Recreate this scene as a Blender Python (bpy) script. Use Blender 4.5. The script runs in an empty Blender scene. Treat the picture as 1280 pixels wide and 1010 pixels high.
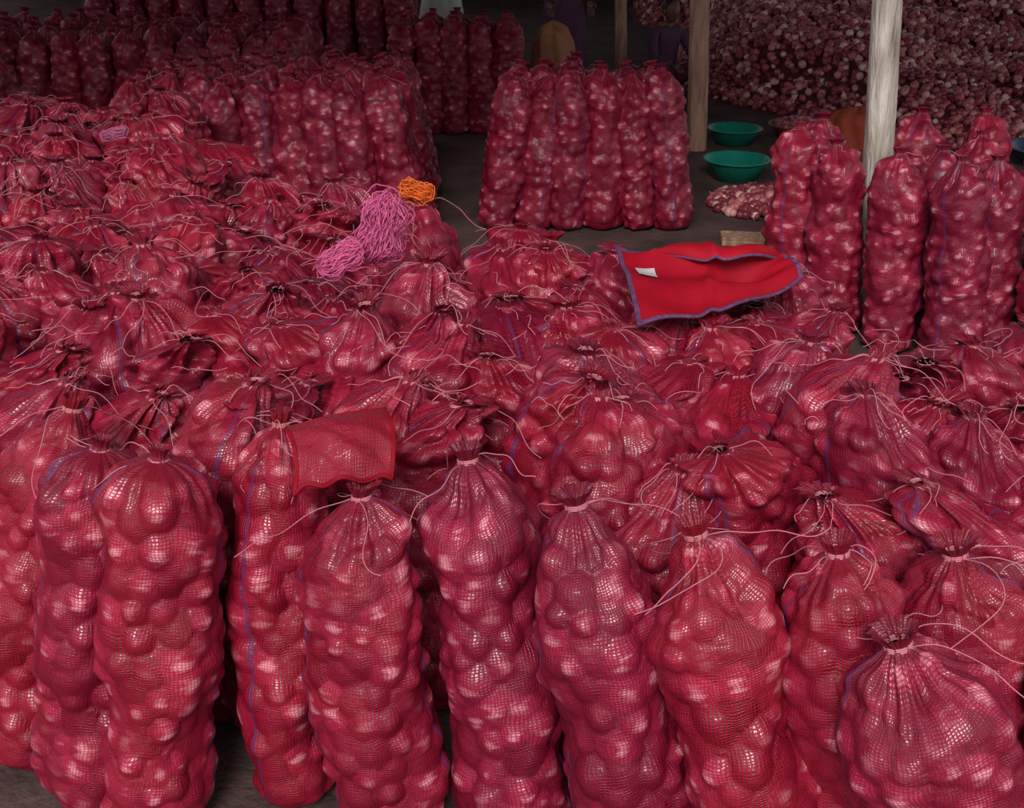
import bpy, math, numpy as np, random
from mathutils import Vector, Matrix, Quaternion
random.seed(3)
scene = bpy.context.scene
scene.view_settings.view_transform = 'Standard'
COL = scene.collection

# ------------------------------------------------------------------ helpers
def link(ob, parent=None):
    COL.objects.link(ob)
    if parent is not None:
        ob.parent = parent
    return ob

def empty(name, loc=(0, 0, 0)):
    e = bpy.data.objects.new(name, None)
    e.location = loc
    e.empty_display_size = 0.1
    COL.objects.link(e)
    return e

def sstep(a, b, x):
    t = np.clip((x - a) / (b - a), 0, 1)
    return t * t * (3 - 2 * t)

def new_mat(name):
    m = bpy.data.materials.new(name)
    m.use_nodes = True
    nt = m.node_tree
    for n in list(nt.nodes):
        nt.nodes.remove(n)
    out = nt.nodes.new('ShaderNodeOutputMaterial')
    p = nt.nodes.new('ShaderNodeBsdfPrincipled')
    nt.links.new(p.outputs[0], out.inputs[0])
    return m, nt, p

def N(nt, t, **kw):
    n = nt.nodes.new(t)
    for k, v in kw.items():
        setattr(n, k, v)
    return n

def M(nt, op, a, b=None, c=None):
    n = nt.nodes.new('ShaderNodeMath')
    n.operation = op
    for i, v in enumerate((a, b, c)):
        if v is None:
            continue
        if isinstance(v, (int, float)):
            n.inputs[i].default_value = v
        else:
            nt.links.new(v, n.inputs[i])
    return n.outputs[0]

def MIX(nt, f, a, b):
    n = nt.nodes.new('ShaderNodeMix')
    n.data_type = 'RGBA'
    for sock, v in ((n.inputs[0], f), (n.inputs[6], a), (n.inputs[7], b)):
        if isinstance(v, (int, float)):
            sock.default_value = v
        elif isinstance(v, tuple):
            sock.default_value = (*v, 1)
        else:
            nt.links.new(v, sock)
    return n.outputs[2]

def noisy_mat(name, c1, c2, scale=8, rough=0.7, bump=0.3, detail=6, stretch=(1, 1, 1), bscale=None, spec=0.4):
    m, nt, p = new_mat(name)
    tc = N(nt, 'ShaderNodeTexCoord')
    mp = N(nt, 'ShaderNodeMapping')
    mp.inputs['Scale'].default_value = stretch
    nt.links.new(tc.outputs['Object'], mp.inputs[0])
    no = N(nt, 'ShaderNodeTexNoise')
    no.inputs['Scale'].default_value = scale
    no.inputs['Detail'].default_value = detail
    nt.links.new(mp.outputs[0], no.inputs['Vector'])
    f = M(nt, 'MULTIPLY_ADD', no.outputs['Fac'], 2.2, -0.6)
    f.node.use_clamp = True
    nt.links.new(MIX(nt, f, c1, c2), p.inputs['Base Color'])
    p.inputs['Roughness'].default_value = rough
    p.inputs['Specular IOR Level'].default_value = spec
    b = N(nt, 'ShaderNodeBump')
    b.inputs['Strength'].default_value = bump
    b.inputs['Distance'].default_value = 0.02
    n2 = N(nt, 'ShaderNodeTexNoise')
    n2.inputs['Scale'].default_value = bscale or scale * 4
    n2.inputs['Detail'].default_value = 8
    nt.links.new(mp.outputs[0], n2.inputs['Vector'])
    nt.links.new(n2.outputs['Fac'], b.inputs['Height'])
    nt.links.new(b.outputs[0], p.inputs['Normal'])
    return m

# ---- red net over onions
def net_material(name, thread, dark, light, pale=(0.88, 0.40, 0.46), glintmix=.85):
    m, nt, p = new_mat(name)
    uv = N(nt, 'ShaderNodeUVMap')
    uv.uv_map = 'UVMap'
    at = N(nt, 'ShaderNodeAttribute')
    at.attribute_name = 'onion'
    sep = N(nt, 'ShaderNodeSeparateColor')
    nt.links.new(at.outputs['Color'], sep.inputs[0])
    rnd, f1 = sep.outputs[0], sep.outputs[1]
    oi = N(nt, 'ShaderNodeObjectInfo')
    dn = N(nt, 'ShaderNodeTexNoise')
    dn.inputs['Scale'].default_value = 14
    dn.inputs['Detail'].default_value = 2
    nt.links.new(uv.outputs[0], dn.inputs['Vector'])
    ds = N(nt, 'ShaderNodeVectorMath', operation='MULTIPLY_ADD')
    nt.links.new(dn.outputs['Color'], ds.inputs[0])
    ds.inputs[1].default_value = (0.03, 0.03, 0)
    nt.links.new(uv.outputs[0], ds.inputs[2])
    sx = N(nt, 'ShaderNodeSeparateXYZ')
    nt.links.new(ds.outputs[0], sx.inputs[0])
    fx = M(nt, 'FRACT', M(nt, 'MULTIPLY', sx.outputs[0], 1 / 0.0078))
    fy = M(nt, 'FRACT', M(nt, 'MULTIPLY', sx.outputs[1], 1 / 0.0062))
    lx = M(nt, 'ABSOLUTE', M(nt, 'SUBTRACT', fx, 0.5))
    ly = M(nt, 'ABSOLUTE', M(nt, 'SUBTRACT', fy, 0.5))
    hx = N(nt, 'ShaderNodeMapRange'); hx.interpolation_type = 'SMOOTHSTEP'
    nt.links.new(lx, hx.inputs[0]); hx.inputs[1].default_value = 0.27; hx.inputs[2].default_value = 0.40
    hy = N(nt, 'ShaderNodeMapRange'); hy.interpolation_type = 'SMOOTHSTEP'
    nt.links.new(ly, hy.inputs[0]); hy.inputs[1].default_value = 0.26; hy.inputs[2].default_value = 0.40
    net = M(nt, 'MAXIMUM', hx.outputs[0], hy.outputs[0])
    nz = N(nt, 'ShaderNodeTexNoise')
    nz.inputs['Scale'].default_value = 38
    nz.inputs['Detail'].default_value = 5
    st = N(nt, 'ShaderNodeMapping'); st.inputs['Scale'].default_value = (.55, 1.4, 1)
    nt.links.new(uv.outputs[0], st.inputs[0])
    nt.links.new(st.outputs[0], nz.inputs['Vector'])
    f = M(nt, 'ADD', M(nt, 'MULTIPLY', rnd, 0.6), M(nt, 'MULTIPLY', nz.outputs['Fac'], 0.5))
    f.node.use_clamp = True
    f = M(nt, 'POWER', f, 2.0)
    oc = MIX(nt, f, dark, light)
    oc = MIX(nt, M(nt, 'MULTIPLY', M(nt, 'GREATER_THAN', f1, .93), .4), oc, (.03, .001, .008))  # creases between onions darkened in the colour, as painted shade
    skin_glint = N(nt, 'ShaderNodeMapRange'); skin_glint.interpolation_type = 'SMOOTHSTEP'
    nt.links.new(M(nt, 'ADD', f1, M(nt, 'MULTIPLY_ADD', nz.outputs['Fac'], 1.7, -.6)), skin_glint.inputs[0])
    skin_glint.inputs[1].default_value = 0.85; skin_glint.inputs[2].default_value = 0.25
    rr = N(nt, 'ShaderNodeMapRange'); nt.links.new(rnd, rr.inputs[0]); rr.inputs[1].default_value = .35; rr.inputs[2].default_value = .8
    glint_fac = M(nt, 'MULTIPLY', skin_glint.outputs[0], rr.outputs[0])
    oc = MIX(nt, M(nt, 'MULTIPLY', glint_fac, glintmix), oc, pale)  # pale onion skin plus painted gloss highlights at the bump centres
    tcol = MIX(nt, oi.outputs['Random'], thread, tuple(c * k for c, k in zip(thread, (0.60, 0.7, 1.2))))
    tcol = MIX(nt, M(nt, 'MULTIPLY', glint_fac, .35), tcol, (.75, .14, .20))  # glare on the net threads, painted into their colour
    col = MIX(nt, M(nt, 'MULTIPLY', net, 0.84), oc, tcol)
    ph = M(nt, 'ABSOLUTE', M(nt, 'SUBTRACT', M(nt, 'FRACT', M(nt, 'MULTIPLY', sx.outputs[0], 1 / .44)), .07))
    s1 = M(nt, 'LESS_THAN', ph, 0.012)
    col = MIX(nt, M(nt, 'MULTIPLY', s1, 0.6), col, (0.08, 0.03, 0.12))
    nt.links.new(col, p.inputs['Base Color'])
    ro = M(nt, 'MULTIPLY_ADD', net, 0.30, 0.26)
    nt.links.new(ro, p.inputs['Roughness'])
    sp = M(nt, 'MULTIPLY_ADD', net, -0.65, 0.85)
    nt.links.new(sp, p.inputs['Specular IOR Level'])
    b = N(nt, 'ShaderNodeBump')
    b.inputs['Strength'].default_value = 0.6
    b.inputs['Distance'].default_value = 0.0022
    bn = N(nt, 'ShaderNodeTexNoise')
    bn.inputs['Scale'].default_value = 34
    bn.inputs['Detail'].default_value = 6
    nt.links.new(uv.outputs[0], bn.inputs['Vector'])
    h = M(nt, 'ADD', M(nt, 'MULTIPLY', net, 0.5), M(nt, 'MULTIPLY', bn.outputs['Fac'], 4.0))
    nt.links.new(h, b.inputs['Height'])
    nt.links.new(b.outputs[0], p.inputs['Normal'])
    return m

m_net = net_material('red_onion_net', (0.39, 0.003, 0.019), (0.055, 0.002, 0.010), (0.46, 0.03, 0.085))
m_net_far = net_material('red_onion_net_far', (0.36, 0.003, 0.022), (0.05, 0.002, 0.010), (0.46, 0.03, 0.08), pale=(.9, .48, .5), glintmix=.9)

def plain(name, col, rough=0.5, spec=0.4):
    return noisy_mat(name, tuple(c * 0.75 for c in col), col, 20, rough, 0.15, spec=spec)

m_twine = plain('pale_pink_twine', (0.62, 0.22, 0.26), 0.6, .2)
m_pink = plain('pink_twine', (0.76, 0.13, 0.32), 0.5)
m_orange = plain('orange_twine', (0.85, 0.16, 0.02), 0.5)
m_hem = noisy_mat('violet_hem', (0.07, 0.02, 0.08), (0.20, 0.07, 0.17), 60, 0.7, 0.5)
m_green = plain('green_plastic', (0.01, 0.26, 0.19), 0.35)
m_blue = plain('blue_plastic', (0.03, 0.07, 0.14), 0.4)
m_brown = plain('brown_plastic', (0.22, 0.06, 0.035), 0.5)
m_wood_pale = noisy_mat('weathered_white_wood', (0.20, 0.15, 0.11), (0.85, 0.78, 0.68), 7, 0.8, 0.8, stretch=(3, 3, 0.45))
m_wood = noisy_mat('brown_wood', (0.22, 0.11, 0.07), (0.62, 0.38, 0.25), 9, 0.8, 0.7, stretch=(3, 3, 0.35))
m_dirt = noisy_mat('packed_dirt', (0.040, 0.022, 0.020), (0.12, 0.07, 0.062), 3, 0.95, 0.8, bscale=30)
m_wall = noisy_mat('dark_plank', (0.03, 0.02, 0.018), (0.07, 0.05, 0.04), 2, 0.9, 0.5, stretch=(6, 6, 0.5))
m_roof = noisy_mat('tin_sheet', (0.16, 0.15, 0.15), (0.32, 0.3, 0.3), 3, 0.6, 0.2)

def onion_material():
    m, nt, p = new_mat('onion_skin')
    at = N(nt, 'ShaderNodeAttribute'); at.attribute_name = 'onion'
    sep = N(nt, 'ShaderNodeSeparateColor')
    nt.links.new(at.outputs['Color'], sep.inputs[0])
    r = N(nt, 'ShaderNodeValToRGB')
    nt.links.new(sep.outputs[0], r.inputs[0])
    e = r.color_ramp.elements
    e[0].color = (0.18, 0.025, 0.04, 1)
    e[1].color = (0.90, 0.62, 0.56, 1)
    a = e.new(0.5); a.color = (0.40, 0.065, 0.09, 1)
    a = e.new(0.8); a.color = (0.62, 0.22, 0.21, 1)
    nt.links.new(r.outputs[0], p.inputs['Base Color'])
    p.inputs['Roughness'].default_value = 0.35
    return m
m_onion = onion_material()

def cloth_net(name, thread, back):
    m, nt, p = new_mat(name)
    uv = N(nt, 'ShaderNodeUVMap'); uv.uv_map = 'UVMap'
    sx = N(nt, 'ShaderNodeSeparateXYZ')
    nt.links.new(uv.outputs[0], sx.inputs[0])
    fx = M(nt, 'FRACT', M(nt, 'MULTIPLY', sx.outputs[0], 1 / 0.006))
    fy = M(nt, 'FRACT', M(nt, 'MULTIPLY', sx.outputs[1], 1 / 0.006))
    k = M(nt, 'MAXIMUM', M(nt, 'GREATER_THAN', fx, 0.45), M(nt, 'GREATER_THAN', fy, 0.45))
    nz = N(nt, 'ShaderNodeTexNoise'); nz.inputs['Scale'].default_value = 12
    nt.links.new(uv.outputs[0], nz.inputs['Vector'])
    c = MIX(nt, nz.outputs['Fac'], tuple(x * .6 for x in thread), thread)
    nt.links.new(MIX(nt, k, back, c), p.inputs['Base Color'])
    p.inputs['Roughness'].default_value = 0.65
    p.inputs['Specular IOR Level'].default_value = 0.15
    b = N(nt, 'ShaderNodeBump'); b.inputs['Distance'].default_value = 0.006
    b.inputs['Strength'].default_value = .7
    nt.links.new(nz.outputs['Fac'], b.inputs['Height'])
    nt.links.new(b.outputs[0], p.inputs['Normal'])
    return m
m_redcloth = cloth_net('red_woven_sack', (0.44, 0.005, 0.02), (0.24, 0.003, 0.012))

# ------------------------------------------------------------------ mesh utils
class MB:
    def __init__(s):
        s.v = []; s.f = []; s.uv = []; s.c = []; s.m = []; s.n = 0
    def add(s, verts, faces, uvs, cols, mat):
        verts = np.asarray(verts, float)
        faces = np.asarray(faces, int)
        s.v.append(verts)
        s.f.append(faces + s.n)
        s.n += len(verts)
        s.uv.append(np.asarray(uvs, float).reshape(-1, 2) if uvs is not None else np.zeros((faces.size, 2)))
        s.c.append(np.asarray(cols, float) if cols is not None else np.zeros((len(verts), 4)))
        s.m.append(np.full(len(faces), mat))
    def mesh(s, name, mats):
        me = bpy.data.meshes.new(name)
        V = np.concatenate(s.v); nv = len(V)
        me.vertices.add(nv)
        me.vertices.foreach_set('co', V.ravel())
        F = [f for f in s.f]
        nl = sum(f.size for f in F); nf = sum(len(f) for f in F)
        me.loops.add(nl)
        me.loops.foreach_set('vertex_index', np.concatenate([f.ravel() for f in F]).astype(np.int32))
        me.polygons.add(nf)
        tot = np.concatenate([np.full(len(f), f.shape[1]) for f in F])
        st = np.concatenate([[0], np.cumsum(tot)[:-1]])
        me.polygons.foreach_set('loop_start', st.astype(np.int32))
        me.polygons.foreach_set('loop_total', tot.astype(np.int32))
        me.polygons.foreach_set('material_index', np.concatenate(s.m).astype(np.int32))
        me.polygons.foreach_set('use_smooth', np.ones(nf, bool))
        for m in mats:
            me.materials.append(m)
        me.update(calc_edges=True)
        ul = me.uv_layers.new(name='UVMap')
        ul.data.foreach_set('uv', np.concatenate(s.uv).ravel())
        ca = me.color_attributes.new('onion', 'FLOAT_COLOR', 'POINT')
        ca.data.foreach_set('color', np.concatenate(s.c).ravel())
        me.validate()
        return me

def tube(mb, pts, r, mat, sides=5, closed=False):
    P = np.asarray(pts, float); n = len(P)
    if closed:
        T = np.roll(P, -1, 0) - np.roll(P, 1, 0)
    else:
        T = np.gradient(P, axis=0)
    T /= np.linalg.norm(T, axis=1)[:, None] + 1e-9
    up = np.array([0.13, 0.21, 0.97])
    A = np.cross(T, up); A /= np.linalg.norm(A, axis=1)[:, None] + 1e-9
    B = np.cross(T, A)
    th = np.arange(sides) / sides * 2 * math.pi
    rr = r if np.ndim(r) else np.full(n, r)
    V = P[:, None] + rr[:, None, None] * (np.cos(th)[None, :, None] * A[:, None] + np.sin(th)[None, :, None] * B[:, None])
    V = V.reshape(-1, 3)
    i = np.arange(n if closed else n - 1); j = np.arange(sides)
    I, J = np.meshgrid(i, j, indexing='ij')
    I2 = (I + 1) % n; J2 = (J + 1) % sides
    F = np.stack([I * sides + J, I2 * sides + J, I2 * sides + J2, I * sides + J2], -1).reshape(-1, 4)
    mb.add(V, F, None, None, mat)

def profile(R, H, rng, flat, blunt):
    k = lambda a: 1 + rng.uniform(-a, a)
    if flat:
        c = [(0.01, 0), (.7 * R, 0), (.93 * R, .03), (R, .09), (R * k(.04), .3 * H), (1.02 * R, .5 * H), (R * k(.04), .7 * H),
             (.97 * R, .88 * H), (.90 * R, .95 * H), (.70 * R, .985 * H), (.3 * R, H), (.14 * R, H + .003), (.12 * R, H + .02), (.2 * R, H + .035)]
    else:
        b = blunt
        mixp = lambda a, c_: (a[0] * (1 - b) + c_[0] * b, a[1] * (1 - b) + c_[1] * b)
        sh = [mixp((.95, .79), (.99, .83)), mixp((.80, .87), (.93, .90)), mixp((.56, .93), (.74, .95)), mixp((.27, .975), (.36, .985))]
        c = [(0.01, 0), (.7 * R, 0), (.93 * R, .03), (R, .09), (R * k(.05), .3 * H), (1.03 * R * k(.04), .5 * H), (R * k(.05), .68 * H)] + \
            [(a * R, z * H) for a, z in sh] + [(.13 * R, H), (.20 * R, H + .018), (.30 * R * k(.3), H + .038)]
    c = np.array(c)
    seg = np.linalg.norm(np.diff(c, axis=0), axis=1)
    s = np.concatenate([[0], np.cumsum(seg)])
    return c, s

def build_sack(seed, R=.14, H=1.0, nu=84, nv=110, bend=(0, 0), neck=(0, 0), flat=False, ell=1.0, amp=.0125, strands=3, far=False, on=.053,
               strandlen=.14, blunt=.5, pleat=.16, wob=1.0, sharpk=.5, lop=.045, drop=(.15, .5), tr=.0014):
    rng = np.random.default_rng(seed)
    c, s = profile(R, H, rng, flat, blunt)
    S = np.linspace(0, s[-1], nv)
    r = np.interp(S, s, c[:, 0]); z = np.interp(S, s, c[:, 1])
    ker = np.ones(5) / 5
    rp = np.pad(r, 2, 'edge'); zp = np.pad(z, 2, 'edge')
    r = np.convolve(rp, ker, 'valid'); z = np.convolve(zp, ker, 'valid')
    ph = rng.uniform(0, 6.28, 8)
    th = np.arange(nu) / nu * 2 * math.pi
    TH, _ = np.meshgrid(th, S)
    Rr = r[:, None] * np.ones_like(TH); Z = z[:, None] * np.ones_like(TH)
    body = (1 - sstep(.92 * H, .98 * H, Z)) * wob
    Rr = Rr * (1 + body * (.045 * np.sin(Z * 17 + ph[0] + np.sin(TH + ph[1])) + .045 * np.sin(2 * TH + ph[2] + Z * 4) + .035 * np.sin(3 * TH + ph[3] - Z * 11)))
    npl = rng.integers(6, 10)
    pw = sstep(.88 * H, .99 * H, Z)
    pl = np.cos(npl * TH + 1.3 * np.sin(2 * TH + ph[4])) * .6 + np.cos((2 * npl + 3) * TH + ph[5]) * .4
    Rr = Rr * (1 + pw * pleat * pl)
    Z = Z - lop * H * sstep(.70 * H, .95 * H, Z) * (1 - sstep(.96 * H, H, Z)) * (.5 + .5 * np.sin(TH + ph[6]) + .4 * np.sin(3 * TH + ph[7]))
    X = Rr * np.cos(TH) * ell; Y = Rr * np.sin(TH) / ell
    dr = np.gradient(r); dz = np.gradient(z)
    L = np.hypot(dr, dz) + 1e-9
    nr = (dz / L)[:, None]; nz = (-dr / L)[:, None]
    n_c = 1500
    w = r / r.sum()
    ii = rng.choice(nv, n_c, p=w); tt = rng.uniform(0, 2 * math.pi, n_c)
    C = np.stack([r[ii] * np.cos(tt) * ell, r[ii] * np.sin(tt) / ell, z[ii]], 1)
    K = np.zeros((0, 3))
    for q in C:
        if q[2] > .985 * H:
            continue
        if len(K) == 0 or np.min(((K - q) ** 2).sum(1)) > on * on:
            K = np.vstack([K, q])
    sz = rng.uniform(.78, 1.28, len(K)); rnd = rng.uniform(0, 1, len(K)); prot = rng.uniform(.1, 1.45, len(K))
    P = np.stack([X, Y, Z], -1).reshape(-1, 3)
    D = np.full(len(P), 9.0); idx = np.zeros(len(P), int)
    acc = np.zeros(len(P))
    for k in range(len(K)):
        d = np.sqrt(((P - K[k]) ** 2).sum(1)) / (sz[k] * on * .72)
        b = d < D
        D = np.where(b, d, D); idx = np.where(b, k, idx)
        acc += prot[k] * np.exp(-(d / .78) ** 2)
    sharp = prot[idx] * (1 - np.minimum(D, 1.4) ** 2)
    soft = acc * 1.15 - .55
    disp = amp * (sharpk * sharp + (1.05 - sharpk) * soft)
    fade = (1 - sstep(.955 * H, .995 * H, Z)).ravel() * sstep(0, .03, Z).ravel()
    disp = disp * fade
    NX = (nr * np.cos(TH)).ravel(); NY = (nr * np.sin(TH)).ravel(); NZ = (nz * np.ones_like(TH)).ravel()
    P = P + np.stack([NX, NY, NZ], 1) * disp[:, None]
    def warp(Q):
        Q = np.array(Q, float)
        t = np.clip(Q[:, 2] / H, 0, 1.1)
        Q[:, 0] += bend[0] * np.sin(math.pi * t); Q[:, 1] += bend[1] * np.sin(math.pi * t)
        u = np.clip((Q[:, 2] - .72 * H) / (.3 * H), 0, 1.3) ** 2
        nl = math.hypot(*neck)
        Q[:, 0] += neck[0] * u; Q[:, 1] += neck[1] * u; Q[:, 2] -= nl * .5 * u
        return Q
    P = warp(P)
    mb = MB()
    i = np.arange(nv - 1); j = np.arange(nu)
    I, J = np.meshgrid(i, j, indexing='ij'); J2 = (J + 1) % nu
    F = np.stack([I * nu + J, I * nu + J2, (I + 1) * nu + J2, (I + 1) * nu + J], -1).reshape(-1, 4)
    uu = lambda q: q / nu * 2 * math.pi * R
    UV = np.stack([np.stack([uu(J), S[I]], -1), np.stack([uu(J + 1), S[I]], -1), np.stack([uu(J + 1), S[I + 1]], -1), np.stack([uu(J), S[I + 1]], -1)], 2).reshape(-1, 2)
    cov = np.where(fade > .3, rnd[idx], .2)
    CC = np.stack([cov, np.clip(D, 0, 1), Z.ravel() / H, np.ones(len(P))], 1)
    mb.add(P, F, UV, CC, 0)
    nb = 14; a = np.arange(nb) / nb * 2 * math.pi
    for q in range(3):
        ring = np.stack([(.15 * R + .003) * np.cos(a), (.15 * R + .003) * np.sin(a), np.full(nb, H - .004 + q * .004)], 1)
        tube(mb, warp(ring), .0022, 1, 4, True)
    for q in range(strands):
        az = rng.uniform(0, 6.28); ln = strandlen * rng.uniform(.5, 1.4); n = 20
        t = np.linspace(0, 1, n)
        curl = rng.uniform(-2.8, 2.8)
        dirx = np.cos(az + curl * t + .5 * np.sin(7 * t)); diry = np.sin(az + curl * t + .5 * np.sin(7 * t))
        x = np.cumsum(dirx) * ln / n; y = np.cumsum(diry) * ln / n
        lift = rng.uniform(.0, .035)
        zz = H + lift * np.sin(math.pi * np.minimum(t * 1.5, 1)) - rng.uniform(*drop) * ln * t ** 1.3 + .005 * np.sin(t * 14 + az)
        Q = np.stack([x, y, zz], 1)
        base = warp(np.array([[0, 0, H]]))[0] - np.array([0, 0, H])
        tube(mb, Q + base, tr, 1, 4)
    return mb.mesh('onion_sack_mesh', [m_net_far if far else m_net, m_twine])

def place(me, name, base, top, spin=0, parent=None, length=1.0, fat=1.0):
    ob = bpy.data.objects.new(name, me)
    b = Vector(base); t = Vector(top)
    d = t - b
    q = Vector((0, 0, 1)).rotation_difference(d.normalized())
    sc = d.length / length
    ob.matrix_world = Matrix.Translation(b) @ q.to_matrix().to_4x4() @ Matrix.Rotation(spin, 4, 'Z') @ Matrix.Diagonal((fat, fat, sc, 1))
    COL.objects.link(ob)
    if parent:
        ob.parent = parent
    return ob

# ------------------------------------------------------------------ front sacks (individually shaped)
front = [
    ((-1.32, 2.60), (-1.10, 2.72, .97), .140, dict(bend=(-.035, 0), blunt=.3)),
    ((-1.09, 2.42), (-.96, 2.49, .97), .126, dict(bend=(-.025, 0), flat=True)),
    ((-.905, 2.33), (-.80, 2.41, .985), .130, dict(flat=True, bend=(.01, -.01))),
    ((-.70, 2.72), (-.69, 2.76, .93), .115, dict()),
    ((-.57, 2.43), (-.55, 2.57, 1.0), .110, dict(bend=(-.02, 0), blunt=.8)),
    ((-.27, 2.25), (-.36, 2.33, .95), .126, dict(bend=(-.015, -.02), neck=(.03, .0), blunt=1.0)),
    ((.01, 2.24), (-.10, 2.41, .985), .134, dict(bend=(.02, -.02), blunt=.8)),
    ((.34, 2.12), (.15, 2.26, .965), .138, dict(bend=(-.02, -.03), neck=(-.015, 0), blunt=.25)),
    ((.65, 2.02), (.39, 2.15, .955), .140, dict(bend=(-.015, -.02), blunt=.25, neck=(-.01, 0))),
    ((.80, 2.06), (.67, 2.11, .93), .140, dict(bend=(0, -.02), blunt=.8)),
    ((1.00, 1.80), (.74, 1.89, .86), .158, dict(bend=(.01, -.03), blunt=.7)),
    ((1.12, 2.08), (.93, 2.15, .90), .145, dict()),
    ((1.32, 1.86), (1.16, 1.96, .90), .145, dict()),
]
for k, (b, t, R, kw) in enumerate(front):
    L = (Vector(t) - Vector((b[0], b[1], 0))).length
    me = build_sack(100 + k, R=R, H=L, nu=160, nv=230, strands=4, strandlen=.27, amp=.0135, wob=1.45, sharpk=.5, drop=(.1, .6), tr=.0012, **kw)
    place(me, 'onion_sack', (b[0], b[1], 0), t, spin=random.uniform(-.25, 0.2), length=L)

# ------------------------------------------------------------------ packed field
variants = []
for k in range(14):
    rg = random.Random(k)
    nk = rg.choice([.06, .11, .17]); na = rg.uniform(0, 6.28)
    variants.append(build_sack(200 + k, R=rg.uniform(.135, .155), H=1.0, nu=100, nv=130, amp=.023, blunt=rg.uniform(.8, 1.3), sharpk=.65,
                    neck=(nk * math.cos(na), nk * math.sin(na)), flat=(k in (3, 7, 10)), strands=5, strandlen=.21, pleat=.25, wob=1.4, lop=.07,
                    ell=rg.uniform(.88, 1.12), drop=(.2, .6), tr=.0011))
far_variants = [build_sack(300 + k, R=.125, H=1.0, nu=72, nv=110, amp=.015, far=True, strands=1, on=.052, blunt=1.0, wob=1.4) for k in range(6)]

def fy(x):
    return np.interp(x, [-4, -1.35, -1.2, -.5, 0, .4, .8, 1.2, 2.2], [2.95, 2.95, 2.92, 2.80, 2.68, 2.46, 2.38, 2.30, 2.2])
def by(x):
    return np.interp(x, [-5, -1.9, -1.8, -1.5, -1.4, -.55, -.5, .0, .1, .35, .4, .95, 1.15, 1.25, 2.2], [7.0, 7.0, 6.4, 6.2, 5.0, 4.9, 4.55, 4.45, 4.35, 4.3, 4.1, 4.05, 3.6, 3.5, 3.5])
pile = empty('onion_sack_pile')
row = 0
y = 2.2
while y < 7.0:
    x = -3.6 + (row % 2) * .13
    while x < 2.1:
        xx = x + random.uniform(-.05, .05); yy = y + random.uniform(-.05, .05)
        if fy(xx) <= yy <= by(xx) and not (xx < -2.9 and yy < 4.5):
            h = 1.005 + random.uniform(-.09, .06)
            lean = .11 if random.random() < .65 else .20
            if yy < fy(xx) + .2: lean = .09; h -= .03
            if .20 < xx < 1.05 and 3.1 < yy < 4.0:
                h = .97; lean = .04
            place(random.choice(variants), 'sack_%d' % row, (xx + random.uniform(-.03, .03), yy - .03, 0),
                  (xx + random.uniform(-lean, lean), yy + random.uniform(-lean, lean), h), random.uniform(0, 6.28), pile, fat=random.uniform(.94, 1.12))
        x += .252
    y += .222; row += 1

# ------------------------------------------------------------------ standing groups behind
def group(name, x0, x1, y0, y1, nx, ny, top_in, h=1.0, mats=far_variants, jitter=.02):
    g = empty(name)
    cx, cy = (x0 + x1) / 2, (y0 + y1) / 2
    for j in range(ny):
        for i in range(nx):
            bx = x0 + (x1 - x0) * (i + .5) / nx; byy = y0 + (y1 - y0) * (j + .5) / max(ny, 1)
            tx = cx + (bx - cx) * top_in; ty = cy + (byy - cy) * top_in
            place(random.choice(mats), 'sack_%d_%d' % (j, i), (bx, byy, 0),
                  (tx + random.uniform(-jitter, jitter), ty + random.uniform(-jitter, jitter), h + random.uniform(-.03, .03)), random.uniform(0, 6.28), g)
    return g
group('onion_sack_stack', -.21, 1.16, 7.42, 8.25, 6, 4, .74, .96, jitter=.03)
group('onion_sack_stack', -2.6, -.50, 7.1, 8.6, 9, 7, .76, .97, jitter=.05)
group('onion_sack_stack', -1.05, .10, 10.2, 11.0, 5, 3, .95, .92)
group('onion_sack_stack', -4.3, -1.5, 9.2, 10.6, 11, 5, .92, .97, jitter=.05)
group('onion_sack_stack', -4.2, -.9, 12.0, 13.2, 11, 4, .95, 1.05)
group('onion_sack_stack', -4.6, -3.3, 7.3, 8.4, 5, 4, .95, .97, jitter=.04)
g = empty('onion_sack_stack')
rs = [(1.47, 5.95, .97), (1.66, 5.75, .93), (1.87, 5.52, .94), (2.08, 5.32, .95), (2.31, 5.46, .92), (2.50, 5.22, .90), (2.70, 5.3, .95),
      (1.62, 6.25, .95), (2.1, 5.75, .9), (2.4, 5.95, .93), (2.65, 5.75, .94), (2.95, 5.9, .95), (2.9, 5.1, .9),
      (2.2, 6.4, .95), (2.6, 6.4, .95), (3.0, 6.4, .95)]
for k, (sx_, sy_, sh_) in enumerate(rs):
    place(far_variants[k % 6], 'sack_%d' % k, (sx_ + random.uniform(-.04, .02), sy_ - .05, 0), (sx_ - .03 + random.uniform(-.06, .06), sy_ + .05, sh_), random.uniform(0, 6.28), g, fat=random.uniform(.98, 1.1))

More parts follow.
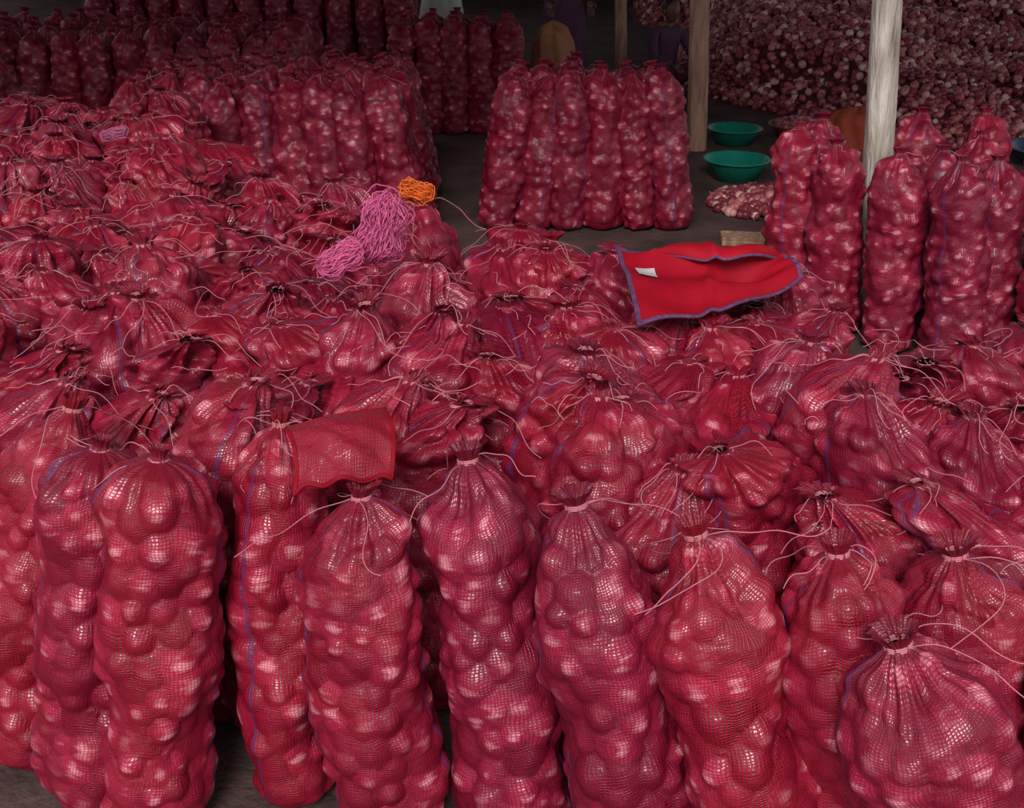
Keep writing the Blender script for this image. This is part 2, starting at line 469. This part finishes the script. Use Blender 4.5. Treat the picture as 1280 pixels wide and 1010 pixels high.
# ------------------------------------------------------------------ posts
def post(name, base, top, r, mat, seed):
    rng = np.random.default_rng(seed)
    mb = MB()
    n = 40; sd = 18
    t = np.linspace(0, 1, n)
    P = np.array(base)[None] * (1 - t[:, None]) + np.array(top)[None] * t[:, None]
    P[:, 0] += .02 * np.sin(t * 5 + seed); P[:, 1] += .02 * np.sin(t * 4 + seed * 2)
    th = np.arange(sd) / sd * 2 * math.pi
    rad = r * (1.06 - .12 * t)[:, None] * (1 + .05 * np.sin(3 * th + seed)[None] + .04 * np.sin(5 * th[None] + 9 * t[:, None])) + rng.normal(0, r * .015, (n, sd))
    V = np.stack([P[:, 0][:, None] + rad * np.cos(th), P[:, 1][:, None] + rad * np.sin(th), P[:, 2][:, None] * np.ones((n, sd))], -1).reshape(-1, 3)
    I, J = np.meshgrid(np.arange(n - 1), np.arange(sd), indexing='ij'); J2 = (J + 1) % sd
    F = np.stack([I * sd + J, I * sd + J2, (I + 1) * sd + J2, (I + 1) * sd + J], -1).reshape(-1, 4)
    mb.add(V, F, None, None, 0)
    ob = bpy.data.objects.new(name, mb.mesh(name, [mat]))
    COL.objects.link(ob)
PT = 4.38
post('wooden_post', (1.87, 5.98, 0), (1.60, 5.98, PT), .070, m_wood_pale, 1)
post('wooden_post', (1.48, 9.75, 0), (1.37, 9.75, PT), .076, m_wood, 2)
post('wooden_post', (1.17, 13.2, 0), (1.07, 13.2, PT), .06, m_wood, 3)
post('wooden_post', (-3.80, 9.0, 0), (-3.80, 9.0, PT), .06, m_wood, 4)
post('wooden_post', (-4.55, 13.6, 0), (-4.55, 13.6, PT), .08, m_wall, 5)
post('wooden_post', (6.35, 16.0, 0), (6.35, 16.0, PT), .07, m_wood, 6)

# ------------------------------------------------------------------ loose onions
def ico_onion():
    rings = [(0, -.85), (.62, -.68), (1.0, 0), (.72, .62), (.16, .95), (.05, 1.35)]
    n = 7; V = []
    for r, z in rings:
        for k in range(n):
            a = k / n * 6.2832
            V.append((r * math.cos(a), r * math.sin(a), z))
    F = []
    for i in range(len(rings) - 1):
        for k in range(n):
            F.append((i * n + k, i * n + (k + 1) % n, (i + 1) * n + (k + 1) % n, (i + 1) * n + k))
    return np.array(V), np.array(F)
OV, OF = ico_onion()
def onions(name, pts, seed, r=.03):
    rng = np.random.default_rng(seed)
    pts = np.asarray(pts); n = len(pts)
    ax = rng.normal(size=(n, 3)); ax /= np.linalg.norm(ax, axis=1)[:, None]
    ref = rng.normal(size=(n, 3)); b = np.cross(ax, ref); b /= np.linalg.norm(b, axis=1)[:, None]; c = np.cross(ax, b)
    R_ = r * rng.uniform(.75, 1.25, n)
    V = pts[:, None] + R_[:, None, None] * (OV[None, :, 0, None] * b[:, None] + OV[None, :, 1, None] * c[:, None] + OV[None, :, 2, None] * ax[:, None])
    F = (OF[None] + (np.arange(n) * len(OV))[:, None, None]).reshape(-1, 4)
    rd = np.repeat(rng.uniform(0, 1, n), len(OV))
    mb = MB(); mb.add(V.reshape(-1, 3), F, None, np.stack([rd, rd, rd, np.ones_like(rd)], 1), 0)
    ob = bpy.data.objects.new(name, mb.mesh(name, [m_onion])); COL.objects.link(ob)
    return ob
rg = np.random.default_rng(5)
def heap_h(x, y):
    y0 = 10.6 - .9 * sstep(2.8, 3.6, x)
    e = sstep(0, 1.2, x - 1.75 - .25 * np.sin(y * 1.3)) * sstep(0, 1.7, y - y0 - .3 * np.sin(x * 1.1))
    return e * (.42 + .14 * np.sin(x * 1.4 + 1) * np.sin(y * .9) + .06 * np.sin(x * 4 + y * 3) + .05 * (y - 11))
n = 20000
hx = rg.uniform(1.8, 8.2, n); hy = rg.uniform(9.4, 18.5, n)
hz = heap_h(hx, hy)
k = hz > .02
onions('loose_onion_heap', np.stack([hx, hy, hz + rg.uniform(-.02, .03, n)], 1)[k], 1, .038)
mb = MB(); gx = np.linspace(1.7, 8.3, 60); gy = np.linspace(9.3, 18.7, 70); GX, GY = np.meshgrid(gx, gy)
V = np.stack([GX, GY, heap_h(GX, GY) - .015], -1).reshape(-1, 3)
I, J = np.meshgrid(np.arange(69), np.arange(59), indexing='ij')
F = np.stack([I * 60 + J, I * 60 + J + 1, (I + 1) * 60 + J + 1, (I + 1) * 60 + J], -1).reshape(-1, 4)
mb.add(V, F, None, None, 0)
core = bpy.data.objects.new('heap_core', mb.mesh('heap_core', [noisy_mat('onion_heap_core', (.06, .014, .018), (.18, .035, .045), 25)]))
COL.objects.link(core)
core.parent = bpy.data.objects['loose_onion_heap']
def cone_pile(cx, cy, rad, h, n, seed, name='spilled_onions'):
    rr = rad * np.sqrt(rg.uniform(0, 1, n)); a = rg.uniform(0, 6.28, n)
    z = np.maximum(.03, h * (1 - (rr / rad) ** 2) * rg.uniform(.5, 1, n) + .02)
    return onions(name, np.stack([cx + rr * np.cos(a), cy + rr * np.sin(a), z], 1), seed, .033)
cone_pile(1.78, 8.03, .42, .08, 420, 2)
cone_pile(2.75, 8.95, .42, .12, 500, 3)
cone_pile(.95, 6.6, .30, .05, 120, 4)

# ------------------------------------------------------------------ basins
def basin(name, loc, r, h, mat, fill=False):
    prof = [(0, .004), (.62, .004), (.68, .02), (.94, .9), (.97, .96), (1.04, .97), (1.05, 1.0), (.98, 1.02), (.93, .97), (.65, .06), (0, .05)]
    n = 40; V = []
    for a_, z in prof:
        for k_ in range(n):
            a = k_ / n * 2 * math.pi
            V.append((a_ * r * math.cos(a), a_ * r * math.sin(a), z * h))
    I, J = np.meshgrid(np.arange(len(prof) - 1), np.arange(n), indexing='ij'); J2 = (J + 1) % n
    F = np.stack([I * n + J, I * n + J2, (I + 1) * n + J2, (I + 1) * n + J], -1).reshape(-1, 4)
    mb = MB(); mb.add(V, F, None, None, 0)
    ob = bpy.data.objects.new(name, mb.mesh(name, [mat])); ob.location = loc; COL.objects.link(ob)
    if fill:
        q = rg.uniform(-1, 1, (160, 2)); q = q[(q ** 2).sum(1) < .75] * r
        o = onions('onions', np.stack([q[:, 0], q[:, 1], h * .8 + .03 - .1 * (q ** 2).sum(1)], 1), 9, .033)
        o.parent = ob
basin('plastic_basin', (1.66, 8.80, 0.0), .24, .15, m_green)
basin('plastic_basin', (1.84, 9.95, 0.0), .22, .13, m_green)
basin('plastic_basin', (2.42, 10.1, 0.0), .26, .13, m_brown, True)
basin('plastic_basin', (4.20, 9.2, 0.0), .36, .14, m_blue)
basin('plastic_basin', (2.25, 8.5, 0.0), .22, .10, m_blue, True)

# ------------------------------------------------------------------ cloth heaps / bags
def blob_bag(name, loc, size, mat, seed, folds=7, neck=True):
    nu, nv = 60, 50
    u = np.arange(nu) / nu * 2 * math.pi; v = np.linspace(0, 1, nv)
    U, Vv = np.meshgrid(u, v)
    if neck:
        rad = np.interp(v, [0, .03, .12, .5, .75, .88, .93, 1.0], [.05, .8, 1, 1.02, .8, .34, .2, .36])[:, None]
    else:
        rad = np.interp(v, [0, .03, .12, .5, .8, .95, 1.0], [.05, .9, 1, .95, .85, .6, .02])[:, None]
    rad = rad * (1 + .10 * np.sin(folds * U + 3 * Vv + seed) * Vv + .06 * np.sin(2 * U + 5 * Vv) + .03 * np.sin(13 * U + 8 * Vv))
    z = Vv + .03 * np.sin(3 * U + seed) * Vv
    P = np.stack([rad * np.cos(U) * size[0] / 2, rad * np.sin(U) * size[1] / 2, z * size[2]], -1).reshape(-1, 3)
    I, J = np.meshgrid(np.arange(nv - 1), np.arange(nu), indexing='ij'); J2 = (J + 1) % nu
    F = np.stack([I * nu + J, I * nu + J2, (I + 1) * nu + J2, (I + 1) * nu + J], -1).reshape(-1, 4)
    mb = MB(); mb.add(P, F, None, None, 0)
    ob = bpy.data.objects.new(name, mb.mesh(name, [mat])); ob.location = loc; COL.objects.link(ob)
blob_bag('yellow_woven_bag', (.36, 10.9, 0), (.42, .36, .84), plain('yellow_woven_plastic', (.40, .17, .08), .7), 2, neck=False)
blob_bag('orange_cloth_bundle', (2.72, 9.5, 0), (.5, .42, .38), plain('orange_cloth', (.40, .07, .03), .8), 4, neck=False)
blob_bag('red_cloth_bundle', (2.22, 9.25, 0), (.35, .35, .22), plain('dull_red_cloth', (.25, .02, .03), .8), 5, neck=False)
blob_bag('orange_cloth_bundle', (-4.35, 11.4, 0), (.35, .35, .35), plain('orange_cloth_b', (.4, .08, .02), .8), 7, neck=False)
blob_bag('grey_cloth_bundle', (-4.8, 12.6, 0), (.6, .4, .6), plain('grey_cloth', (.2, .2, .21), .8), 8, neck=False)

def plank(name, a, b, w, h, mat):
    A = Vector(a); B = Vector(b); d = B - A
    me = bpy.data.meshes.new(name)
    import bmesh
    bm = bmesh.new()
    bmesh.ops.create_cube(bm, size=1)
    for v in bm.verts:
        v.co = Vector((v.co.x * d.length, v.co.y * w, v.co.z * h))
    bmesh.ops.subdivide_edges(bm, edges=bm.edges[:], cuts=4, use_grid_fill=True)
    for v in bm.verts:
        v.co += Vector((0, random.uniform(-1, 1) * .004, random.uniform(-1, 1) * .004))
    bmesh.ops.bevel(bm, geom=[e for e in bm.edges if e.calc_face_angle(0) > 1], offset=.004, segments=2)
    bm.to_mesh(me); bm.free(); me.materials.append(mat)
    ob = bpy.data.objects.new(name, me); ob.location = (A + B) / 2; ob.rotation_euler = (0, 0, math.atan2(d.y, d.x)); COL.objects.link(ob)
plank('wooden_plank', (1.30, 7.2, .03), (2.15, 7.15, .03), .14, .05, m_wood)

# ------------------------------------------------------------------ sheets
def sheet(name, fn, nu, nv, mats, scale_uv=(.5, .5), hem=True, hemr=.006, label=None, cols=False):
    u = np.linspace(0, 1, nu); v = np.linspace(0, 1, nv)
    U, Vv = np.meshgrid(u, v)
    P = fn(U, Vv).reshape(-1, 3)
    I, J = np.meshgrid(np.arange(nv - 1), np.arange(nu - 1), indexing='ij')
    F = np.stack([I * nu + J, I * nu + J + 1, (I + 1) * nu + J + 1, (I + 1) * nu + J], -1).reshape(-1, 4)
    uvv = np.stack([U * scale_uv[0] + .06, Vv * scale_uv[1]], -1).reshape(-1, 2)
    cc = None
    if cols:
        cc = np.tile(np.array([.35, .6, .5, 1.0]), (len(P), 1))
    mb = MB(); mb.add(P, F, uvv[F.ravel()], cc, 0)
    G = P.reshape(nv, nu, 3)
    if hem:
        for q in range(2):
            loop = np.concatenate([G[q, q:nu - q], G[q + 1:nv - q, nu - 1 - q], G[nv - 1 - q, q:nu - 1 - q][::-1], G[q + 1:nv - 1 - q, q][::-1]])
            tube(mb, loop, hemr, 1, 6, True)
    if label:
        a, b, c, d = label
        uu = np.linspace(a, b, 8); vv = np.linspace(c, d, 8)
        LU, LV = np.meshgrid(uu, vv)
        LP = fn(LU, LV) + np.array([0, -.004, .006])
        I, J = np.meshgrid(np.arange(7), np.arange(7), indexing='ij')
        LF = np.stack([I * 8 + J, I * 8 + J + 1, (I + 1) * 8 + J + 1, (I + 1) * 8 + J], -1).reshape(-1, 4)
        mb.add(LP.reshape(-1, 3), LF, None, None, 2)
    ob = bpy.data.objects.new(name, mb.mesh(name, mats)); COL.objects.link(ob)
    return ob
m_label = plain('white_label', (.6, .6, .62), .6)
def redbag(U, V):
    fl = np.array([.37, 3.27, 1.01]); fr = np.array([.92, 3.62, 1.035]); bl = np.array([.34, 3.84, 1.055]); br = np.array([.88, 3.76, 1.04])
    P = (fl * (1 - U[..., None]) + fr * U[..., None]) * (1 - V[..., None]) + (bl * (1 - U[..., None]) + br * U[..., None]) * V[..., None]
    x, y, z = P[..., 0], P[..., 1], P[..., 2]
    y = y - .07 * np.sin(math.pi * U) * (1 - V)
    z = z - .03 * sstep(.3, 0, V) * 1.0
    z = z + .07 * np.sin(math.pi * np.clip(U ** 1.3, 0, 1)) * sstep(.5, .85, V)
    z = z - .06 * np.exp(-(((U - .66) / .20) ** 2 + ((V - .5) / .2) ** 2))
    z = z + .009 * np.sin(U * 13 + V * 4) + .006 * np.sin(V * 17 + U * 6) + .014 * np.exp(-((U - .40 - .15 * V) / .035) ** 2)
    y = y - .20 * sstep(.72, 1, V) * np.sin(math.pi * U ** 1.2) ** .8
    z = z - .045 * sstep(.86, 1, V) * np.sin(math.pi * U)
    return np.stack([x, y, z], -1)
sheet('empty_red_sack', redbag, 100, 100, [m_redcloth, m_hem, m_label], (.6, .5), label=(.07, .18, .48, .62), hemr=.0055)

def flap(U, V):
    a = np.array([-.48, 2.31, .95]); b = np.array([-.27, 2.36, .955]); c = np.array([-.52, 2.50, 1.02]); d = np.array([-.29, 2.58, 1.035])
    P = (a * (1 - U[..., None]) + b * U[..., None]) * (1 - V[..., None]) + (c * (1 - U[..., None]) + d * U[..., None]) * V[..., None]
    z = P[..., 2] + .035 * np.sin(math.pi * U) * (1 - .5 * V) + .05 * np.sin(math.pi * V) + .010 * np.sin(U * 15 + V * 7) * np.sin(V * 13 + 2) * (1 - V)
    y = P[..., 1] - .02 * np.sin(math.pi * U) + .01 * np.sin(U * 9) * (1 - V)
    x = P[..., 0] + .01 * np.sin(V * 5)
    return np.stack([x, y, z], -1)
sheet('folded_empty_sack', flap, 60, 60, [m_net, m_redcloth], (.26, .28), hemr=.0035, cols=True)

# ------------------------------------------------------------------ twine hanks
def hank(name, loc, size, axis, mat, n=60, seed=0, r=.0022, ends=2):
    rng = np.random.default_rng(seed)
    mb = MB()
    ax = np.array(axis, float); ax /= np.linalg.norm(ax)
    s1 = np.cross(ax, [0.2, -1, .3]); s1 /= np.linalg.norm(s1); s2 = np.cross(ax, s1)
    for k in range(n):
        t = np.linspace(0, 2 * math.pi, 34, endpoint=False)
        L = size[0] * rng.uniform(.7, 1.05) / 2; W = size[1] * rng.uniform(.2, 1.0) / 2
        tw = rng.uniform(0, math.pi)
        d = np.cos(tw) * s1 + np.sin(tw) * s2
        o = rng.normal(0, .08, 3) * size[1]
        pinch = .35 + .65 * np.abs(np.cos(t)) ** .8
        P = (L * np.cos(t))[:, None] * ax + (W * np.sin(t) * pinch * 1.5)[:, None] * d + o
        e = np.cross(ax, d)
        P += (.09 * size[1] * np.sin(2 * t + rng.uniform(0, 6)))[:, None] * e + (.05 * size[1] * np.sin(5 * t + rng.uniform(0, 6)))[:, None] * d + rng.normal(0, .0012, (34, 3))
        tube(mb, P, r, 0, 4, True)
    for q in range(8):
        t = np.linspace(0, 2 * math.pi, 20, endpoint=False)
        P = (size[1] * .28 * np.cos(t))[:, None] * s1 + (size[1] * .28 * np.sin(t))[:, None] * s2 + (q - 4) * .004 * ax
        tube(mb, P, r * 1.2, 0, 4, True)
    for q in range(ends):
        t = np.linspace(0, 1, 18); a0 = rng.uniform(0, 6.28)
        P = np.stack([np.cos(a0 + t * 2) * t * size[0] * .7, np.sin(a0 + t * 2) * t * size[0] * .5, -size[1] * .4 * t + .01 * np.sin(t * 9)], 1)
        tube(mb, P, r * .8, 0, 4)
    ob = bpy.data.objects.new(name, mb.mesh(name, [mat])); ob.location = loc; COL.objects.link(ob)
hank('pink_twine_hank', (-.425, 3.77, 1.12), (.20, .15), (.25, .15, .9), m_pink, 190, 1, r=.0018)
hank('pink_twine_hank', (-.54, 3.62, 1.065), (.13, .09), (.8, .2, .45), m_pink, 120, 2, r=.0018)
hank('pink_twine_hank', (-1.82, 5.5, 1.05), (.12, .06), (.9, .2, .2), plain('faded_pink_twine', (.5, .12, .24)), 40, 3, r=.0018)
hank('orange_twine_hank', (-.36, 4.42, 1.07), (.11, .09), (.9, 0, -.3), m_orange, 90, 4, ends=0)

mb = MB()
for q in range(300):
    x = random.uniform(-2.3, 1.4); yy = random.uniform(2.6, 5.6)
    if not (fy(x) < yy < by(x) - .3) or (.1 < x < 1.0 and yy > 3.1) or (-.65 < x < -.2 and yy < 2.8):
        continue
    a = random.uniform(0, 6.28); ln = random.uniform(.08, .30); cu = random.uniform(-3, 3)
    t = np.linspace(0, 1, 20)
    X = x + np.cumsum(np.cos(a + cu * t + .6 * np.sin(8 * t))) * ln / 20; Y = yy + np.cumsum(np.sin(a + cu * t + .6 * np.sin(8 * t))) * ln / 20
    Z = .995 + random.uniform(-.03, .02) + random.uniform(.005, .03) * np.sin(t * math.pi) - .03 * t + .006 * np.sin(t * 11 + a)
    tube(mb, np.stack([X, Y, Z], 1), .0011, 0, 4)
ob = bpy.data.objects.new('loose_twine', mb.mesh('loose_twine', [m_twine])); COL.objects.link(ob)
ob.parent = pile

# ------------------------------------------------------------------ people in the background
m_skin = plain('brown_skin', (.16, .07, .045), .5)
m_hair = plain('black_hair', (.01, .008, .008), .5)
def skinned(name, verts, edges, radii, mat, parent, lv=2):
    me = bpy.data.meshes.new(name); me.from_pydata(verts, edges, []); me.materials.append(mat)
    ob = bpy.data.objects.new(name, me); COL.objects.link(ob); ob.parent = parent
    md = ob.modifiers.new('skin', 'SKIN'); md.use_smooth_shade = True
    for i, r in enumerate(radii):
        r = r if isinstance(r, tuple) else (r, r)
        me.skin_vertices[0].data[i].radius = r
        me.skin_vertices[0].data[i].use_root = (i == 0)
    s = ob.modifiers.new('sub', 'SUBSURF'); s.levels = lv; s.render_levels = lv
    return ob
def ball(name, loc, sc, mat, parent):
    import bmesh
    me = bpy.data.meshes.new(name); bm = bmesh.new(); bmesh.ops.create_uvsphere(bm, u_segments=24, v_segments=16, radius=1)
    for v in bm.verts:
        if name == 'head':
            if v.co.z < 0: v.co.x *= 1 + .25 * v.co.z
            if v.co.y < -.9: v.co.y -= .18 * max(0, 1 - abs(v.co.z + .1) * 3)
        v.co = Vector((v.co.x * sc[0], v.co.y * sc[1], v.co.z * sc[2]))
    for f in bm.faces: f.smooth = True
    bm.to_mesh(me); bm.free(); me.materials.append(mat)
    ob = bpy.data.objects.new(name, me); ob.location = loc; COL.objects.link(ob); ob.parent = parent
    return ob
def head(parent, p):
    ball('head', p, (.075, .095, .115), m_skin, parent)
    ball('hair', (p[0], p[1] + .022, p[2] + .03), (.083, .092, .105), m_hair, parent)
    for s in (-1, 1):
        ball('ear', (p[0] + s * .077, p[1] + .005, p[2] - .005), (.012, .02, .03), m_skin, parent)
        ball('eye', (p[0] + s * .03, p[1] - .088, p[2] + .005), (.012, .008, .008), m_hair, parent)
    ball('mouth', (p[0], p[1] - .083, p[2] - .055), (.022, .008, .006), m_brown, parent)
def hand(parent, p, d):
    p = Vector(p); d = Vector(d).normalized(); side = d.cross(Vector((0, 0, 1))).normalized()
    V = [tuple(p), tuple(p + d * .08)]; E = [(0, 1)]; R = [(.028, .018), (.038, .016)]
    skinned('palm', V, E, R, m_skin, parent, 1)
    for k, l in enumerate((.065, .075, .07, .055)):
        b = p + d * .075 + side * (k - 1.5) * .019
        skinned('finger_%d' % k, [tuple(b), tuple(b + d * l * .5), tuple(b + d * l * .9 + Vector((0, 0, -.02)))], [(0, 1), (1, 2)], [.009, .008, .007], m_skin, parent, 1)
    b = p + d * .02 - side * .03
    skinned('thumb', [tuple(b), tuple(b - side * .025 + d * .025), tuple(b - side * .03 + d * .055)], [(0, 1), (1, 2)], [.011, .009, .008], m_skin, parent, 1)
def standing(name, loc, rot, top, bottom, hem=.12):
    e = empty(name)
    skinned('torso', [(0, 0, .95), (0, 0, 1.12), (0, 0, 1.32), (0, 0, 1.43), (.17, 0, 1.39), (.22, 0, 1.12), (.20, -.12, .92), (-.17, 0, 1.39), (-.22, 0, 1.12), (-.20, -.12, .92)],
            [(0, 1), (1, 2), (2, 3), (3, 4), (4, 5), (5, 6), (3, 7), (7, 8), (8, 9)], [(.16, .11), (.14, .10), (.16, .11), (.09, .08), .06, .05, .038, .06, .05, .038], top, e)
    skinned('neck', [(0, 0, 1.42), (0, -.01, 1.53)], [(0, 1)], [.055, .05], m_skin, e)
    skinned('legs', [(0, 0, .92), (.09, 0, .86), (.10, -.02, .48), (.10, 0, .09), (.11, -.14, .035), (-.09, 0, .86), (-.10, -.02, .48), (-.10, 0, .09), (-.11, -.14, .035)],
            [(0, 1), (1, 2), (2, 3), (3, 4), (0, 5), (5, 6), (6, 7), (7, 8)], [.12, .10, .065, .042, .035, .10, .065, .042, .035], m_skin, e)
    nu, nv = 48, 24; u = np.arange(nu) / nu * 2 * math.pi; v = np.linspace(0, 1, nv); U, Vv = np.meshgrid(u, v)
    rad = .155 + .08 * Vv + .014 * np.sin(9 * U) * Vv
    P = np.stack([rad * 1.15 * np.cos(U), rad * .85 * np.sin(U), 1.0 + (hem - 1.0) * Vv], -1).reshape(-1, 3)
    I, J = np.meshgrid(np.arange(nv - 1), np.arange(nu), indexing='ij'); J2 = (J + 1) % nu
    mb = MB(); mb.add(P, np.stack([I * nu + J, I * nu + J2, (I + 1) * nu + J2, (I + 1) * nu + J], -1).reshape(-1, 4), None, None, 0)
    link(bpy.data.objects.new('skirt', mb.mesh('skirt', [bottom])), e)
    head(e, (0, -.02, 1.63))
    hand(e, (.20, -.13, .91), (0, -.5, -.8)); hand(e, (-.20, -.13, .91), (0, -.5, -.8))
    e.location = loc; e.rotation_euler = (0, 0, rot)
def sitting(name, loc, rot, top, bottom):
    e = empty(name)
    skinned('torso', [(0, 0, .14), (0, -.02, .32), (0, -.07, .52), (0, -.10, .62), (.16, -.09, .58), (.22, -.22, .38), (.12, -.42, .34), (-.16, -.09, .58), (-.22, -.22, .38), (-.12, -.42, .34)],
            [(0, 1), (1, 2), (2, 3), (3, 4), (4, 5), (5, 6), (3, 7), (7, 8), (8, 9)], [(.17, .14), (.15, .12), (.16, .11), (.08, .08), .06, .05, .036, .06, .05, .036], top, e)
    skinned('neck', [(0, -.10, .62), (0, -.13, .71)], [(0, 1)], [.05, .048], m_skin, e)
    skinned('legs', [(0, 0, .14), (.10, -.05, .13), (.20, -.38, .32), (.14, -.42, .05), (.12, -.54, .035), (-.10, -.05, .13), (-.20, -.38, .32), (-.14, -.42, .05), (-.12, -.54, .035)],
            [(0, 1), (1, 2), (2, 3), (3, 4), (0, 5), (5, 6), (6, 7), (7, 8)], [.14, .11, .08, .05, .035, .11, .08, .05, .035], bottom, e)
    head(e, (0, -.15, .80))
    hand(e, (.12, -.43, .34), (-.2, -.9, -.3)); hand(e, (-.12, -.43, .34), (.2, -.9, -.3))
    e.location = loc; e.rotation_euler = (0, 0, rot)
sitting('seated_person', (1.48, 12.2, 0), .4, plain('dark_purple_cloth', (.09, .04, .08), .9), plain('maroon_cloth', (.22, .05, .07), .9))
standing('standing_person', (.50, 12.0, 0), .3, plain('dark_blouse', (.04, .02, .05), .9), plain('dark_plum_skirt', (.09, .03, .07), .9))
standing('standing_person', (-.78, 13.9, 0), -.4, plain('dark_shirt', (.03, .03, .04), .9), plain('pale_green_wrap', (.65, .70, .62), .9), .42)

# ------------------------------------------------------------------ shell
def slab(name, x0, x1, y0, y1, z0, z1, mat):
    import bmesh
    me = bpy.data.meshes.new(name); bm = bmesh.new(); bmesh.ops.create_cube(bm, size=1)
    for v in bm.verts:
        v.co = Vector(((x0 + x1) / 2 + v.co.x * (x1 - x0), (y0 + y1) / 2 + v.co.y * (y1 - y0), (z0 + z1) / 2 + v.co.z * (z1 - z0)))
    bm.to_mesh(me); bm.free(); me.materials.append(mat)
    ob = bpy.data.objects.new(name, me); COL.objects.link(ob)
slab('floor', -12, 14, -8, 24, -.1, 0, m_dirt)
slab('wall_back', -9, 11, 20, 20.15, 0, 3.0, m_wall)
slab('wall_left', -9.15, -9, 1.5, 20.15, 0, 1.2, m_wall)  # out of view, kept low so sky light reaches the back
slab('wall_right', 11, 11.15, 1.5, 20.15, 0, .6, m_wall)  # out of view, lowered to let light onto the onion heap
mb = MB()
gx = np.linspace(-9.2, 11.2, 500); gy = np.array([2.9, 20.4])
GX, GY = np.meshgrid(gx, gy)
V = np.stack([GX, GY, 4.40 + .02 * np.sin(GX * 2 * math.pi / .16) + 0 * GY], -1).reshape(-1, 3)
J = np.arange(499)
mb.add(V, np.stack([J, J + 1, J + 501, J + 500], -1), None, None, 0)
COL.objects.link(bpy.data.objects.new('ceiling', mb.mesh('ceiling', [m_roof])))  # unseen roof sheet, added to keep the back of the shed dark

# ------------------------------------------------------------------ light
w = bpy.data.worlds.new('sky'); scene.world = w; w.use_nodes = True
bg = w.node_tree.nodes['Background']
bg.inputs[0].default_value = (.95, .94, 1.0, 1); bg.inputs[1].default_value = 0.78
sd = bpy.data.lights.new('sun', 'SUN'); sd.energy = 2.8; sd.angle = math.radians(24); sd.color = (1, .95, .93)
so = bpy.data.objects.new('sun', sd); COL.objects.link(so)
dirv = Vector((.12, .80, -.66))
so.rotation_euler = dirv.to_track_quat('-Z', 'Y').to_euler()

# ------------------------------------------------------------------ camera
cam = bpy.data.cameras.new('camera'); co = bpy.data.objects.new('camera', cam); COL.objects.link(co)
cam.sensor_width = 36; cam.lens = 36 * 1500 / 1280
co.location = (0, 0, 2.25); co.rotation_euler = (math.radians(90 - 25), 0, 0)
scene.camera = co
